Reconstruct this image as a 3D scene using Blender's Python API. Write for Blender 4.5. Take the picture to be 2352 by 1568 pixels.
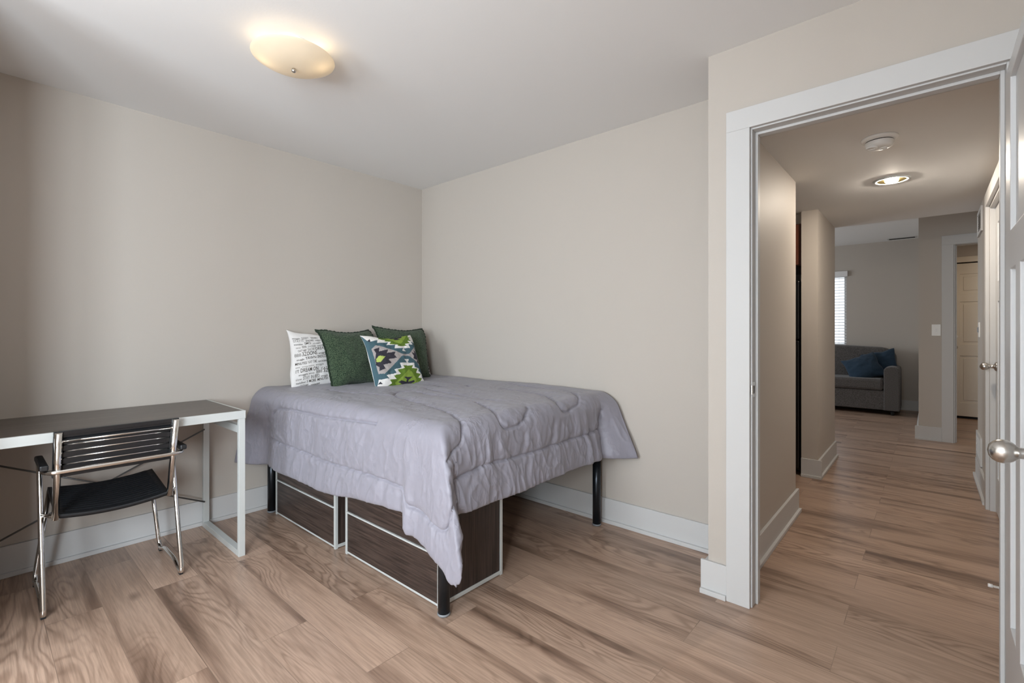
import bpy, bmesh, math, random
import numpy as np
from mathutils import Vector, Matrix

for o in list(bpy.data.objects):
    bpy.data.objects.remove(o, do_unlink=True)
S = bpy.context.scene
COL = S.collection
PI = math.pi

# ------------------------------------------------------------------ camera
YAW = math.atan(960.0 / 1091.0)
cam_d = bpy.data.cameras.new('camera')
cam_d.sensor_width = 36.0
cam_d.lens = 36.0 * 1091.0 / 2352.0
cam_d.shift_y = -24.0 / 2352.0
cam_d.clip_start = 0.02
cam = bpy.data.objects.new('camera', cam_d)
COL.objects.link(cam)
cam.location = (3.415, -2.616, 1.2)
cam.rotation_euler = (PI / 2, 0, YAW)
S.camera = cam

# ------------------------------------------------------------------ world and daylight
S.view_settings.view_transform = 'Standard'
S.view_settings.look = 'None'
S.view_settings.gamma = 1.0
S.view_settings.exposure = 0.0
S.view_settings.use_curve_mapping = False
w = bpy.data.worlds.new('sky')
S.world = w
w.use_nodes = True
wb = w.node_tree.nodes['Background']
wb.inputs['Color'].default_value = (0.86, 0.93, 1.0, 1)
wb.inputs['Strength'].default_value = 1.6


def area(name, loc, rot, sx, sy, power, color):
    l = bpy.data.lights.new(name, 'AREA')
    l.shape = 'RECTANGLE'
    l.size, l.size_y = sx, sy
    l.energy = power
    l.color = color
    o = bpy.data.objects.new(name, l)
    COL.objects.link(o)
    o.location = loc
    o.rotation_euler = rot
    return o


# daylight through the bedroom window behind the camera, added fill for the living room, and the inner hall lamp
area('bedroom_window_daylight', (2.30, -5.33, 1.45), (PI / 2, 0, 0), 1.25, 1.4, 150, (0.82, 0.915, 1.0))
area('bedroom_side_window_daylight', (3.79, -4.05, 1.45), (0, PI / 2, 0), 1.4, 1.2, 200, (0.82, 0.915, 1.0))
area('living_side_fill_light', (-1.06, 4.9, 1.5), (0, -PI / 2, 0), 1.3, 1.9, 54, (0.85, 0.93, 1.0))  # unseen source added to brighten the living room
area('inner_hall_ceiling_lamp_light', (4.3, 5.3, 2.4), (0, 0, 0), 0.3, 0.3, 6, (1.0, 0.80, 0.58))

try:
    S.cycles.use_denoising = True
    S.cycles.max_bounces = 10
    S.cycles.diffuse_bounces = 6
    S.cycles.sample_clamp_indirect = 6.0
    S.cycles.caustics_reflective = False
    S.cycles.caustics_refractive = False
except Exception:
    pass


# ------------------------------------------------------------------ materials
def mat(name, col, rough=0.5, metal=0.0, spec=0.5, bump=None, sheen=0.0, coat=0.0):
    m = bpy.data.materials.new(name)
    m.use_nodes = True
    nt = m.node_tree
    p = nt.nodes['Principled BSDF']
    p.inputs['Base Color'].default_value = (col[0], col[1], col[2], 1)
    p.inputs['Roughness'].default_value = rough
    p.inputs['Metallic'].default_value = metal
    p.inputs['Specular IOR Level'].default_value = spec
    p.inputs['Sheen Weight'].default_value = sheen
    p.inputs['Coat Weight'].default_value = coat
    if bump:
        sc, st, det = bump
        tc = nt.nodes.new('ShaderNodeTexCoord')
        n = nt.nodes.new('ShaderNodeTexNoise')
        n.inputs['Scale'].default_value = sc
        n.inputs['Detail'].default_value = det
        b = nt.nodes.new('ShaderNodeBump')
        b.inputs['Strength'].default_value = st
        b.inputs['Distance'].default_value = 0.002
        nt.links.new(tc.outputs['Object'], n.inputs['Vector'])
        nt.links.new(n.outputs['Fac'], b.inputs['Height'])
        nt.links.new(b.outputs['Normal'], p.inputs['Normal'])
    return m


class NT:
    """small node helper"""
    def __init__(s, m):
        s.nt = m.node_tree
        s.p = s.nt.nodes['Principled BSDF']

    def new(s, t, **kw):
        n = s.nt.nodes.new(t)
        for k, v in kw.items():
            setattr(n, k, v)
        return n

    def link(s, a, b):
        s.nt.links.new(a, b)

    def math(s, op, a, b=None, c=None):
        n = s.new('ShaderNodeMath', operation=op)
        for i, v in enumerate((a, b, c)):
            if v is None:
                continue
            if isinstance(v, (int, float)):
                n.inputs[i].default_value = v
            else:
                s.link(v, n.inputs[i])
        return n.outputs[0]

    def ramp(s, fac, stops):
        n = s.new('ShaderNodeValToRGB')
        e = n.color_ramp.elements
        while len(e) < len(stops):
            e.new(0.5)
        for i, (pos, c) in enumerate(stops):
            e[i].position = pos
            e[i].color = (c[0], c[1], c[2], 1)
        s.link(fac, n.inputs[0])
        return n.outputs[0]

    def mix(s, fac, a, b, blend='MIX'):
        n = s.new('ShaderNodeMix', data_type='RGBA', blend_type=blend)
        for sock, v in ((n.inputs[0], fac), (n.inputs[6], a), (n.inputs[7], b)):
            if isinstance(v, (int, float)):
                sock.default_value = v
            elif isinstance(v, tuple):
                sock.default_value = (v[0], v[1], v[2], 1)
            else:
                s.link(v, sock)
        return n.outputs[2]

    def comb(s, x, y, z):
        n = s.new('ShaderNodeCombineXYZ')
        for i, v in enumerate((x, y, z)):
            if isinstance(v, (int, float)):
                n.inputs[i].default_value = v
            else:
                s.link(v, n.inputs[i])
        return n.outputs[0]

    def noise(s, vec, scale, detail=2.0, rough=0.5, dist=0.0):
        n = s.new('ShaderNodeTexNoise')
        n.inputs['Scale'].default_value = scale
        n.inputs['Detail'].default_value = detail
        n.inputs['Roughness'].default_value = rough
        n.inputs['Distortion'].default_value = dist
        s.link(vec, n.inputs['Vector'])
        return n.outputs['Fac']

    def bump(s, h, strength, dist=0.002):
        b = s.new('ShaderNodeBump')
        b.inputs['Strength'].default_value = strength
        b.inputs['Distance'].default_value = dist
        s.link(h, b.inputs['Height'])
        s.link(b.outputs['Normal'], s.p.inputs['Normal'])


def floor_material():
    m = mat('vinyl_oak_planks', (0.3, 0.2, 0.15), 0.36)
    t = NT(m)
    tc = t.new('ShaderNodeTexCoord')
    sep = t.new('ShaderNodeSeparateXYZ')
    t.link(tc.outputs['Object'], sep.inputs[0])
    x, y = sep.outputs[0], sep.outputs[1]
    br = t.new('ShaderNodeTexBrick')
    br.offset = 0.37
    br.offset_frequency = 2
    br.squash = 1.0
    br.inputs['Color1'].default_value = (0, 0, 0, 1)
    br.inputs['Color2'].default_value = (1, 1, 1, 1)
    br.inputs['Mortar'].default_value = (0.5, 0.5, 0.5, 1)
    br.inputs['Scale'].default_value = 1.0
    br.inputs['Mortar Size'].default_value = 0.0012
    br.inputs['Mortar Smooth'].default_value = 0.0
    br.inputs['Bias'].default_value = 0.0
    br.inputs['Brick Width'].default_value = 1.22
    br.inputs['Row Height'].default_value = 0.18
    t.link(t.comb(t.math('ADD', x, 20.03), t.math('ADD', y, 18.80), 0.0), br.inputs['Vector'])
    bw = t.new('ShaderNodeRGBToBW')
    t.link(br.outputs['Color'], bw.inputs[0])
    idv = bw.outputs[0]
    id17 = t.math('MULTIPLY', idv, 37.0)
    # broad streaks along the plank
    v1 = t.comb(t.math('ADD', t.math('MULTIPLY', x, 0.50), id17), t.math('ADD', t.math('MULTIPLY', y, 5.2), id17), 0.0)
    streak = t.noise(v1, 1.35, 3.5, 0.55, 0.25)
    # cathedral figure: contour lines of a stretched noise
    v2 = t.comb(t.math('ADD', t.math('MULTIPLY', x, 0.9), id17), t.math('ADD', t.math('MULTIPLY', y, 4.5), t.math('MULTIPLY', idv, 53.0)), 2.7)
    n2 = t.noise(v2, 1.15, 2.5, 0.5, 0.35)
    rings = t.math('SINE', t.math('MULTIPLY', n2, 120.0))
    rings = t.math('MULTIPLY', t.math('ADD', rings, 1.0), 0.5)
    rings = t.math('POWER', rings, 2.5)
    # fine pores
    v3 = t.comb(t.math('MULTIPLY', x, 5.0), t.math('MULTIPLY', y, 130.0), id17)
    fib = t.noise(v3, 1.2, 3.0, 0.6)
    col = t.ramp(streak, [(0.27, (0.135, 0.082, 0.056)), (0.39, (0.285, 0.186, 0.133)), (0.47, (0.41, 0.280, 0.205)), (0.74, (0.50, 0.352, 0.265))])
    mask = t.ramp(t.noise(v2, 0.8, 1.0), [(0.42, (0, 0, 0)), (0.6, (1, 1, 1))])
    rm = t.math('MULTIPLY', t.math('MULTIPLY', rings, 0.65), mask)
    col = t.mix(rm, col, t.mix(1.0, col, (0.50, 0.45, 0.42), 'MULTIPLY'))
    fr = t.ramp(fib, [(0.35, (0.80, 0.79, 0.78)), (0.62, (1.07, 1.07, 1.07))])
    col = t.mix(1.0, col, fr, 'MULTIPLY')
    # knots
    vor = t.new('ShaderNodeTexVoronoi')
    vor.inputs['Scale'].default_value = 1.0
    vor.inputs['Randomness'].default_value = 1.0
    t.link(t.comb(t.math('MULTIPLY', x, 1.7), t.math('MULTIPLY', y, 3.4), id17), vor.inputs['Vector'])
    kn = t.ramp(vor.outputs['Distance'], [(0.02, (1, 1, 1)), (0.10, (0, 0, 0))])
    col = t.mix(t.math('MULTIPLY', kn, 0.55), col, (0.075, 0.045, 0.032))
    # per plank brightness
    val = t.math('ADD', t.math('MULTIPLY', idv, 0.22), 0.88)
    col = t.mix(1.0, col, t.comb(val, val, val), 'MULTIPLY')
    col = t.mix(t.math('MULTIPLY', br.outputs['Fac'], 0.45), col, (0.11, 0.075, 0.055))
    t.link(col, t.p.inputs['Base Color'])
    t.link(t.math('ADD', t.math('MULTIPLY', fib, 0.16), 0.26), t.p.inputs['Roughness'])
    hb = t.math('SUBTRACT', t.math('MULTIPLY', fib, 0.25), br.outputs['Fac'])
    t.bump(hb, 0.12, 0.001)
    return m


def wood_material(name, dark, light, axis=0, scale=1.0, rough=0.45):
    m = mat(name, light, rough)
    t = NT(m)
    tc = t.new('ShaderNodeTexCoord')
    mp = t.new('ShaderNodeMapping')
    sc = [70.0 * scale] * 3
    sc[axis] = 2.5 * scale
    mp.inputs['Scale'].default_value = sc
    t.link(tc.outputs['Object'], mp.inputs['Vector'])
    n = t.noise(mp.outputs['Vector'], 1.0, 4.0, 0.6, 0.2)
    t.link(t.ramp(n, [(0.36, dark), (0.66, light)]), t.p.inputs['Base Color'])
    t.bump(n, 0.08, 0.001)
    return m


def tweed(name, a, b, scale=350, rough=0.9, strength=0.5):
    m = mat(name, a, rough, spec=0.2, sheen=0.15)
    t = NT(m)
    tc = t.new('ShaderNodeTexCoord')
    n = t.noise(tc.outputs['Object'], scale, 3.0, 0.7)
    t.link(t.ramp(n, [(0.38, a), (0.62, b)]), t.p.inputs['Base Color'])
    t.bump(n, strength, 0.003)
    return m


def comforter_material():
    m = mat('grey_satin_comforter', (0.262, 0.252, 0.292), 0.50, spec=0.4, sheen=0.10)
    t = NT(m)
    tc = t.new('ShaderNodeTexCoord')
    def ridge(vec, scale, dist, power):
        n = t.noise(vec, scale, 2.0, 0.5, dist)
        r = t.math('SUBTRACT', 1.0, t.math('MULTIPLY', t.math('ABSOLUTE', t.math('SUBTRACT', n, 0.5)), 5.0))
        return t.math('POWER', t.math('MAXIMUM', r, 0.0), power)
    # fine crinkles: ridged noise, patchy
    mp = t.new('ShaderNodeMapping')
    mp.inputs['Scale'].default_value = (1.0, 1.0, 0.6)
    t.link(tc.outputs['Object'], mp.inputs['Vector'])
    patch = t.ramp(t.noise(tc.outputs['Object'], 5.0, 2.0), [(0.40, (0, 0, 0)), (0.62, (1, 1, 1))])
    h = t.math('ADD', t.math('MULTIPLY', ridge(mp.outputs['Vector'], 11.0, 0.5, 2.0), patch), t.math('MULTIPLY', ridge(mp.outputs['Vector'], 30.0, 0.4, 2.0), t.math('MULTIPLY', patch, 0.35)))
    h = t.math('ADD', h, t.math('MULTIPLY', t.noise(tc.outputs['Object'], 420.0, 2.0), 0.05))
    t.bump(h, 0.42, 0.006)
    return m


def emit(name, col, strength):
    m = bpy.data.materials.new(name)
    m.use_nodes = True
    nt = m.node_tree
    nt.nodes.remove(nt.nodes['Principled BSDF'])
    e = nt.nodes.new('ShaderNodeEmission')
    e.inputs['Color'].default_value = (*col, 1)
    e.inputs['Strength'].default_value = strength
    nt.links.new(e.outputs[0], nt.nodes['Material Output'].inputs['Surface'])
    return m


def bowl_glass():
    m = bpy.data.materials.new('frosted_amber_glass')
    m.use_nodes = True
    nt = m.node_tree
    p = nt.nodes['Principled BSDF']
    p.inputs['Base Color'].default_value = (0.74, 0.63, 0.48, 1)
    p.inputs['Roughness'].default_value = 0.25
    tr = nt.nodes.new('ShaderNodeBsdfTranslucent')
    tr.inputs['Color'].default_value = (0.97, 0.90, 0.78, 1)
    mx = nt.nodes.new('ShaderNodeMixShader')
    mx.inputs[0].default_value = 0.24
    nt.links.new(p.outputs[0], mx.inputs[1])
    nt.links.new(tr.outputs[0], mx.inputs[2])
    nt.links.new(mx.outputs[0], nt.nodes['Material Output'].inputs['Surface'])
    return m


def pane_glass():
    m = bpy.data.materials.new('window_glass')
    m.use_nodes = True
    nt = m.node_tree
    nt.nodes.remove(nt.nodes['Principled BSDF'])
    tb = nt.nodes.new('ShaderNodeBsdfTransparent')
    gl = nt.nodes.new('ShaderNodeBsdfGlossy')
    gl.inputs['Roughness'].default_value = 0.02
    mx = nt.nodes.new('ShaderNodeMixShader')
    mx.inputs[0].default_value = 0.06
    nt.links.new(tb.outputs[0], mx.inputs[1])
    nt.links.new(gl.outputs[0], mx.inputs[2])
    nt.links.new(mx.outputs[0], nt.nodes['Material Output'].inputs['Surface'])
    return m


M = {}
M['floor'] = floor_material()
M['wall'] = mat('greige_wall_paint', (0.49, 0.447, 0.40), 0.55, spec=0.35, bump=(140.0, 0.10, 3.0))
M['ceiling'] = mat('white_ceiling_paint', (0.79, 0.79, 0.785), 0.75, spec=0.2, bump=(90.0, 0.12, 3.0))
M['trim'] = mat('white_semigloss_trim', (0.56, 0.557, 0.55), 0.50, spec=0.3)
M['door'] = mat('white_door_paint', (0.60, 0.605, 0.61), 0.36, spec=0.5)
M['cream'] = mat('cream_door_paint', (0.74, 0.68, 0.58), 0.4)
M['nickel'] = mat('brushed_nickel', (0.60, 0.58, 0.55), 0.26, metal=1.0)
M['chrome'] = mat('chrome', (0.80, 0.78, 0.75), 0.10, metal=1.0)
M['silver'] = mat('silver_powder_coat', (0.60, 0.625, 0.61), 0.42, metal=0.25)
M['blackplastic'] = mat('black_plastic', (0.012, 0.013, 0.015), 0.38, spec=0.5)
M['desktop'] = wood_material('dark_desk_laminate', (0.072, 0.058, 0.048), (0.130, 0.108, 0.092), axis=1, scale=1.0, rough=0.34)
M['walnut'] = wood_material('dark_walnut_laminate', (0.020, 0.013, 0.011), (0.070, 0.047, 0.038), axis=0, scale=1.6, rough=0.42)
M['walnut_v'] = wood_material('dark_walnut_laminate_upright', (0.018, 0.012, 0.010), (0.060, 0.041, 0.034), axis=2, scale=1.6, rough=0.42)
M['cherry'] = wood_material('cherry_cabinet_wood', (0.050, 0.014, 0.007), (0.12, 0.035, 0.016), axis=2, scale=0.8, rough=0.35)
M['charcoal'] = mat('charcoal_metal', (0.030, 0.034, 0.040), 0.28, metal=0.75)
M['cap'] = mat('grey_plastic_foot', (0.20, 0.21, 0.22), 0.4)
M['comforter'] = comforter_material()
M['mattress'] = mat('white_mattress_ticking', (0.7, 0.7, 0.7), 0.8)
M['green'] = tweed('green_chenille', (0.008, 0.022, 0.012), (0.088, 0.124, 0.072), 170, 0.95, 1.0)
M['green_trim'] = tweed('dark_green_chenille_edge', (0.004, 0.012, 0.007), (0.030, 0.050, 0.026), 260, 0.95, 0.9)
M['cotton'] = mat('white_cotton', (0.76, 0.74, 0.72), 0.85, spec=0.2, bump=(900.0, 0.2, 2.0))
M['ink'] = mat('grey_brown_print', (0.075, 0.065, 0.055), 0.85, spec=0.1)
M['ink_pale'] = mat('pale_grey_print', (0.25, 0.235, 0.22), 0.85, spec=0.1)
M['sofa'] = tweed('grey_tweed_upholstery', (0.055, 0.050, 0.048), (0.15, 0.14, 0.135), 160, 0.9, 0.4)
M['blue'] = tweed('navy_linen', (0.012, 0.026, 0.045), (0.030, 0.058, 0.095), 500, 0.9, 0.3)
M['blackapp'] = mat('black_appliance', (0.006, 0.006, 0.007), 0.25)
M['white_plastic'] = mat('white_plastic', (0.82, 0.82, 0.80), 0.35)
M['brace'] = mat('dark_grey_steel_rod', (0.16, 0.155, 0.15), 0.45, metal=0.4)
M['brass'] = mat('gold_reflector', (0.80, 0.62, 0.25), 0.2, metal=1.0)
M['glass_bowl'] = bowl_glass()
M['pane'] = pane_glass()
M['bulb'] = emit('lit_bulb', (1.0, 0.76, 0.46), 13.0)
M['led'] = emit('lit_downlight', (1.0, 0.88, 0.74), 1080.0)
M['dark'] = mat('dark_gap', (0.02, 0.02, 0.02), 0.8)
M['blind'] = mat('white_blind', (0.80, 0.80, 0.80), 0.5)
M['bark'] = mat('tree_bark', (0.12, 0.09, 0.07), 0.9)
AZ = [mat('cushion_teal', (0.066, 0.122, 0.146), 0.85, spec=0.15), mat('cushion_grey', (0.40, 0.36, 0.345), 0.85, spec=0.15),
      mat('cushion_black', (0.040, 0.037, 0.048), 0.85, spec=0.15), mat('cushion_lime', (0.43, 0.52, 0.13), 0.85, spec=0.15),
      mat('cushion_white', (0.76, 0.74, 0.71), 0.85, spec=0.15), mat('cushion_olive', (0.115, 0.19, 0.028), 0.85, spec=0.15),
      mat('cushion_leaf', (0.23, 0.33, 0.055), 0.85, spec=0.15)]


# ------------------------------------------------------------------ object helpers
def world_origin(o):
    v = Vector((0, 0, 0))
    while o is not None:
        v += o.location
        o = o.parent
    return v


def tag(o, label=None, cat=None, group=None, kind=None):
    if label:
        o['label'] = label
    if cat:
        o['category'] = cat
    if group:
        o['group'] = group
    if kind:
        o['kind'] = kind
    return o


def thing(name, loc, label, cat, group=None):
    o = bpy.data.objects.new(name, None)
    o.empty_display_size = 0.05
    COL.objects.link(o)
    o.location = loc
    return tag(o, label, cat, group)


class MB:
    def __init__(s):
        s.bm = bmesh.new()

    def face(s, pts):
        return s.bm.faces.new([s.bm.verts.new(p) for p in pts])

    def box(s, x0, x1, y0, y1, z0, z1):
        if x1 < x0: x0, x1 = x1, x0
        if y1 < y0: y0, y1 = y1, y0
        if z1 < z0: z0, z1 = z1, z0
        v = [s.bm.verts.new(p) for p in ((x0, y0, z0), (x1, y0, z0), (x1, y1, z0), (x0, y1, z0),
                                         (x0, y0, z1), (x1, y0, z1), (x1, y1, z1), (x0, y1, z1))]
        for f in ((3, 2, 1, 0), (4, 5, 6, 7), (0, 1, 5, 4), (1, 2, 6, 5), (2, 3, 7, 6), (3, 0, 4, 7)):
            s.bm.faces.new([v[i] for i in f])
        return s

    def prism(s, poly, z0, z1):
        """poly counter-clockwise in xy"""
        a = [s.bm.verts.new((p[0], p[1], z0)) for p in poly]
        b = [s.bm.verts.new((p[0], p[1], z1)) for p in poly]
        n = len(poly)
        s.bm.faces.new(a[::-1])
        s.bm.faces.new(b)
        for i in range(n):
            s.bm.faces.new([a[i], a[(i + 1) % n], b[(i + 1) % n], b[i]])
        return s

    def tube(s, pts, r, seg=14, closed=False, cap=True):
        pts = [Vector(p) for p in pts]
        n = len(pts)
        rings = []
        prev = None
        for i, p in enumerate(pts):
            if closed:
                d = (pts[(i + 1) % n] - pts[i - 1]).normalized()
            else:
                a = pts[max(i - 1, 0)]
                b = pts[min(i + 1, n - 1)]
                d = (b - a).normalized()
            if prev is None:
                up = Vector((0, 0, 1)) if abs(d.z) < 0.9 else Vector((1, 0, 0))
                u = d.cross(up).normalized()
            else:
                u = (prev - d * prev.dot(d)).normalized()
            prev = u
            v = d.cross(u)
            rr = r[i] if isinstance(r, (list, tuple)) else r
            rings.append([s.bm.verts.new(p + (u * math.cos(k * 2 * PI / seg) + v * math.sin(k * 2 * PI / seg)) * rr) for k in range(seg)])
        m = n if closed else n - 1
        for i in range(m):
            A, B = rings[i], rings[(i + 1) % n]
            for k in range(seg):
                f = s.bm.faces.new([A[k], A[(k + 1) % seg], B[(k + 1) % seg], B[k]])
                f.smooth = True
        if cap and not closed:
            s.bm.faces.new(rings[0][::-1])
            s.bm.faces.new(rings[-1])
        return s

    def lathe(s, prof, origin=(0, 0, 0), axis='z', seg=32, sy=1.0):
        """prof: list of (radius, height along axis)"""
        rings = []
        ox, oy, oz = origin

        def P(r, h, k):
            c, q = math.cos(k * 2 * PI / seg) * r, math.sin(k * 2 * PI / seg) * r * sy
            if axis == 'z': return (ox + c, oy + q, oz + h)
            if axis == '-x': return (ox - h, oy + c, oz + q)
            if axis == 'x': return (ox + h, oy + c, oz + q)
            if axis == '-y': return (ox + c, oy - h, oz + q)
        for r, h in prof:
            if r < 1e-6:
                rings.append([s.bm.verts.new(P(0, h, 0))])
            else:
                rings.append([s.bm.verts.new(P(r, h, k)) for k in range(seg)])
        for A, B in zip(rings[:-1], rings[1:]):
            for k in range(seg):
                k2 = (k + 1) % seg
                if len(A) == 1 and len(B) == 1:
                    continue
                if len(A) == 1:
                    f = s.bm.faces.new([A[0], B[k2], B[k]])
                elif len(B) == 1:
                    f = s.bm.faces.new([A[k], A[k2], B[0]])
                else:
                    f = s.bm.faces.new([A[k], A[k2], B[k2], B[k]])
                f.smooth = True
        return s

    def build(s, name, m, parent=None, bevel=0.0, local=False, recalc=True):
        if recalc:
            bmesh.ops.recalc_face_normals(s.bm, faces=s.bm.faces[:])
        if parent is not None and not local:
            bmesh.ops.translate(s.bm, verts=s.bm.verts[:], vec=-world_origin(parent))
        me = bpy.data.meshes.new(name)
        s.bm.to_mesh(me)
        s.bm.free()
        for q in (m if isinstance(m, (list, tuple)) else [m]):
            me.materials.append(q)
        o = bpy.data.objects.new(name, me)
        COL.objects.link(o)
        if parent is not None:
            o.parent = parent
        if bevel > 0:
            b = o.modifiers.new('bevel', 'BEVEL')
            b.width = bevel
            b.segments = 2
            b.limit_method = 'ANGLE'
            b.angle_limit = math.radians(40)
        return o


def struct(name, mb, m, parent=None, bevel=0.0):
    o = mb.build(name, m, parent, bevel)
    o['kind'] = 'structure'
    return o


def fillet(pts, rad, n=6):
    """round the inner corners of a polyline"""
    pts = [Vector(p) for p in pts]
    out = [pts[0]]
    for i in range(1, len(pts) - 1):
        a, p, b = pts[i - 1], pts[i], pts[i + 1]
        r = rad[i] if isinstance(rad, (list, tuple)) else rad
        r = min(r, (a - p).length * 0.48, (b - p).length * 0.48)
        A = p + (a - p).normalized() * r
        B = p + (b - p).normalized() * r
        for k in range(n + 1):
            q = k / n
            out.append(A * (1 - q) ** 2 + p * 2 * q * (1 - q) + B * q * q)
    out.append(pts[-1])
    return out


# ------------------------------------------------------------------ noise for cloth
rng = np.random.RandomState(7)
_lat = rng.rand(256, 256)


def vnoise(x, y, seed=0):
    x = np.asarray(x) + seed * 17.31
    y = np.asarray(y) + seed * 9.77
    xi, yi = np.floor(x).astype(int), np.floor(y).astype(int)
    fx, fy = x - xi, y - yi
    fx = fx * fx * (3 - 2 * fx)
    fy = fy * fy * (3 - 2 * fy)
    g = lambda i, j: _lat[i % 256, j % 256]
    return ((g(xi, yi) * (1 - fx) + g(xi + 1, yi) * fx) * (1 - fy) + (g(xi, yi + 1) * (1 - fx) + g(xi + 1, yi + 1) * fx) * fy) * 2 - 1


def fbm(x, y, seed=0, o=3):
    s, a = 0, 1.0
    for k in range(o):
        s = s + a * vnoise(x * 2 ** k, y * 2 ** k, seed + k * 3)
        a *= 0.5
    return s


def sstep(a, b, x):
    t = np.clip((x - a) / (b - a), 0, 1)
    return t * t * (3 - 2 * t)


def grid_mesh(name, P, m, smooth=True):
    """P: (n, k, 3) array"""
    n, k = P.shape[:2]
    idx = np.arange(n * k).reshape(n, k)
    faces = np.stack([idx[:-1, :-1], idx[1:, :-1], idx[1:, 1:], idx[:-1, 1:]], -1).reshape(-1, 4)
    me = bpy.data.meshes.new(name)
    me.from_pydata(P.reshape(-1, 3).tolist(), [], faces.tolist())
    me.materials.append(m)
    me.polygons.foreach_set('use_smooth', [smooth] * len(me.polygons))
    me.update()
    o = bpy.data.objects.new(name, me)
    COL.objects.link(o)
    return o


# ================================================================== THE SETTING
CZ = 2.458       # bedroom ceiling
HZ = 2.19        # hall ceiling
LZ = 2.59        # living room ceiling
XL, YB, YD, XR, YN = 0.018, 0.03, -0.38, 3.655, -5.20

struct('floor', MB().box(-1.3, 4.9, -5.4, 7.2, -0.08, 0.0), M['floor'])
struct('ceiling', MB().box(-0.12, 3.80, -5.35, 0.14, CZ, CZ + 0.1), M['ceiling'])
struct('wall_left', MB().box(-0.12, XL, -5.35, 0.14, 0, CZ), M['wall'])
struct('wall_back', MB().box(XL, 2.65, YB, 0.14, 0, CZ), M['wall'])
rw = MB().box(XR, 3.80, -5.35, -4.65, 0, CZ).box(XR, 3.80, -3.45, YD, 0, CZ).box(XR, 3.80, -4.65, -3.45, 0, 0.75).box(XR, 3.80, -4.65, -3.45, 2.15, CZ)
struct('wall_right', rw, M['wall'])
wr_ = MB()
for a_ in (-4.65, -4.075, -3.50):
    wr_.box(3.70, 3.75, a_, a_ + 0.05, 0.75, 2.15)
wr_.box(3.70, 3.75, -4.65, -3.45, 0.75, 0.80).box(3.70, 3.75, -4.65, -3.45, 2.10, 2.15)
struct('window_4', wr_, M['trim'])
# near wall with the bedroom window, behind the camera
WX0, WX1, WZ0, WZ1 = 1.65, 2.95, 0.72, 2.15
nb = MB()
nb.box(XL, WX0, -5.35, YN, 0, CZ).box(WX1, XR, -5.35, YN, 0, CZ)
nb.box(WX0, WX1, -5.35, YN, 0, WZ0).box(WX0, WX1, -5.35, YN, WZ1, CZ)
struct('wall_near', nb, M['wall'])
# unseen block added left of the window to shade the left wall
struct('shade_block', MB().box(XL, 1.0, YN, -2.72, 0, CZ), M['wall'])
wf = MB()
for a, b in ((WX0, WX0 + 0.05), (WX1 - 0.05, WX1), (2.275, 2.325)):
    wf.box(a, b, -5.30, -5.25, WZ0, WZ1)
wf.box(WX0, WX1, -5.30, -5.25, WZ0, WZ0 + 0.05).box(WX0, WX1, -5.30, -5.25, WZ1 - 0.05, WZ1)
win1 = struct('window_1', wf, M['trim'])
MB().box(WX0 + 0.05, WX1 - 0.05, -5.277, -5.273, WZ0 + 0.05, WZ1 - 0.05).build('pane', M['pane'], win1)

# wall with the bedroom doorway; its left end stands proud of the back wall and runs on as the hall wall
OX0, OX1, OZ = 2.837, 3.603, 2.073
dw = MB()
dw.prism([(2.65, YD), (OX0 - 0.012, YD), (OX0 - 0.012, -0.26), (2.745, -0.26), (2.745, 1.0), (2.65, 1.0)], 0, CZ)
dw.box(OX0 - 0.012, XR, YD, -0.26, OZ + 0.012, CZ)
dw.box(OX1 + 0.012, 3.80, YD, -0.26, 0, OZ + 0.012)
struct('wall_door', dw, M['wall'])

# door frame of the bedroom doorway
fr = MB()
fr.box(2.734, 2.831, -0.402, YD, 0, 2.079).box(2.734, XR - 0.002, -0.402, YD, 2.079, 2.169)
fr.box(3.609, XR - 0.002, -0.402, YD, 0, 2.079)
struct('trim_1', fr, M['trim'], bevel=0.002)
jb = MB()
jb.box(OX0 - 0.012, OX0, YD - 0.003, -0.262, 0, OZ + 0.012).box(OX1, OX1 + 0.012, YD - 0.003, -0.262, 0, OZ + 0.012)
jb.box(OX0, OX1, YD - 0.003, -0.262, OZ, OZ + 0.012)
jb.box(OX0, OX0 + 0.011, -0.338, -0.300, 0, OZ).box(OX1 - 0.011, OX1, -0.338, -0.300, 0, OZ).box(OX0 + 0.011, OX1 - 0.011, -0.338, -0.300, OZ - 0.011, OZ)
struct('trim_2', jb, M['trim'], bevel=0.0015)


def baseboard(name, segs, h=0.15):
    """segs: list of (x0,y0,x1,y1,nx,ny): wall line and the side it faces"""
    mb = MB()
    for x0, y0, x1, y1, nx, ny in segs:
        for t, zz in ((0.015, h), (0.030, 0.022)):
            if nx:
                mb.box(x0, x0 + nx * t, y0, y1, 0.0, zz)
            else:
                mb.box(x0, x1, y0, y0 + ny * t, 0.0, zz)
    return struct(name, mb, M['trim'], bevel=0.002)


baseboard('baseboard_left', [(XL, -2.72, XL, YB - 0.0, 1, 0)])
baseboard('baseboard_back', [(XL + 0.03, YB, 2.65, YB, 0, -1)])
baseboard('baseboard_door', [(2.65 - 0.03, YD, 2.734, YD, 0, -1), (2.65, YD, 2.65, YB - 0.03, -1, 0)])
baseboard('baseboard_hall_left', [(2.745, -0.26, 2.745, 1.03, 1, 0), (2.65, 1.0, 2.745, 1.0, 0, 1)])

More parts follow.
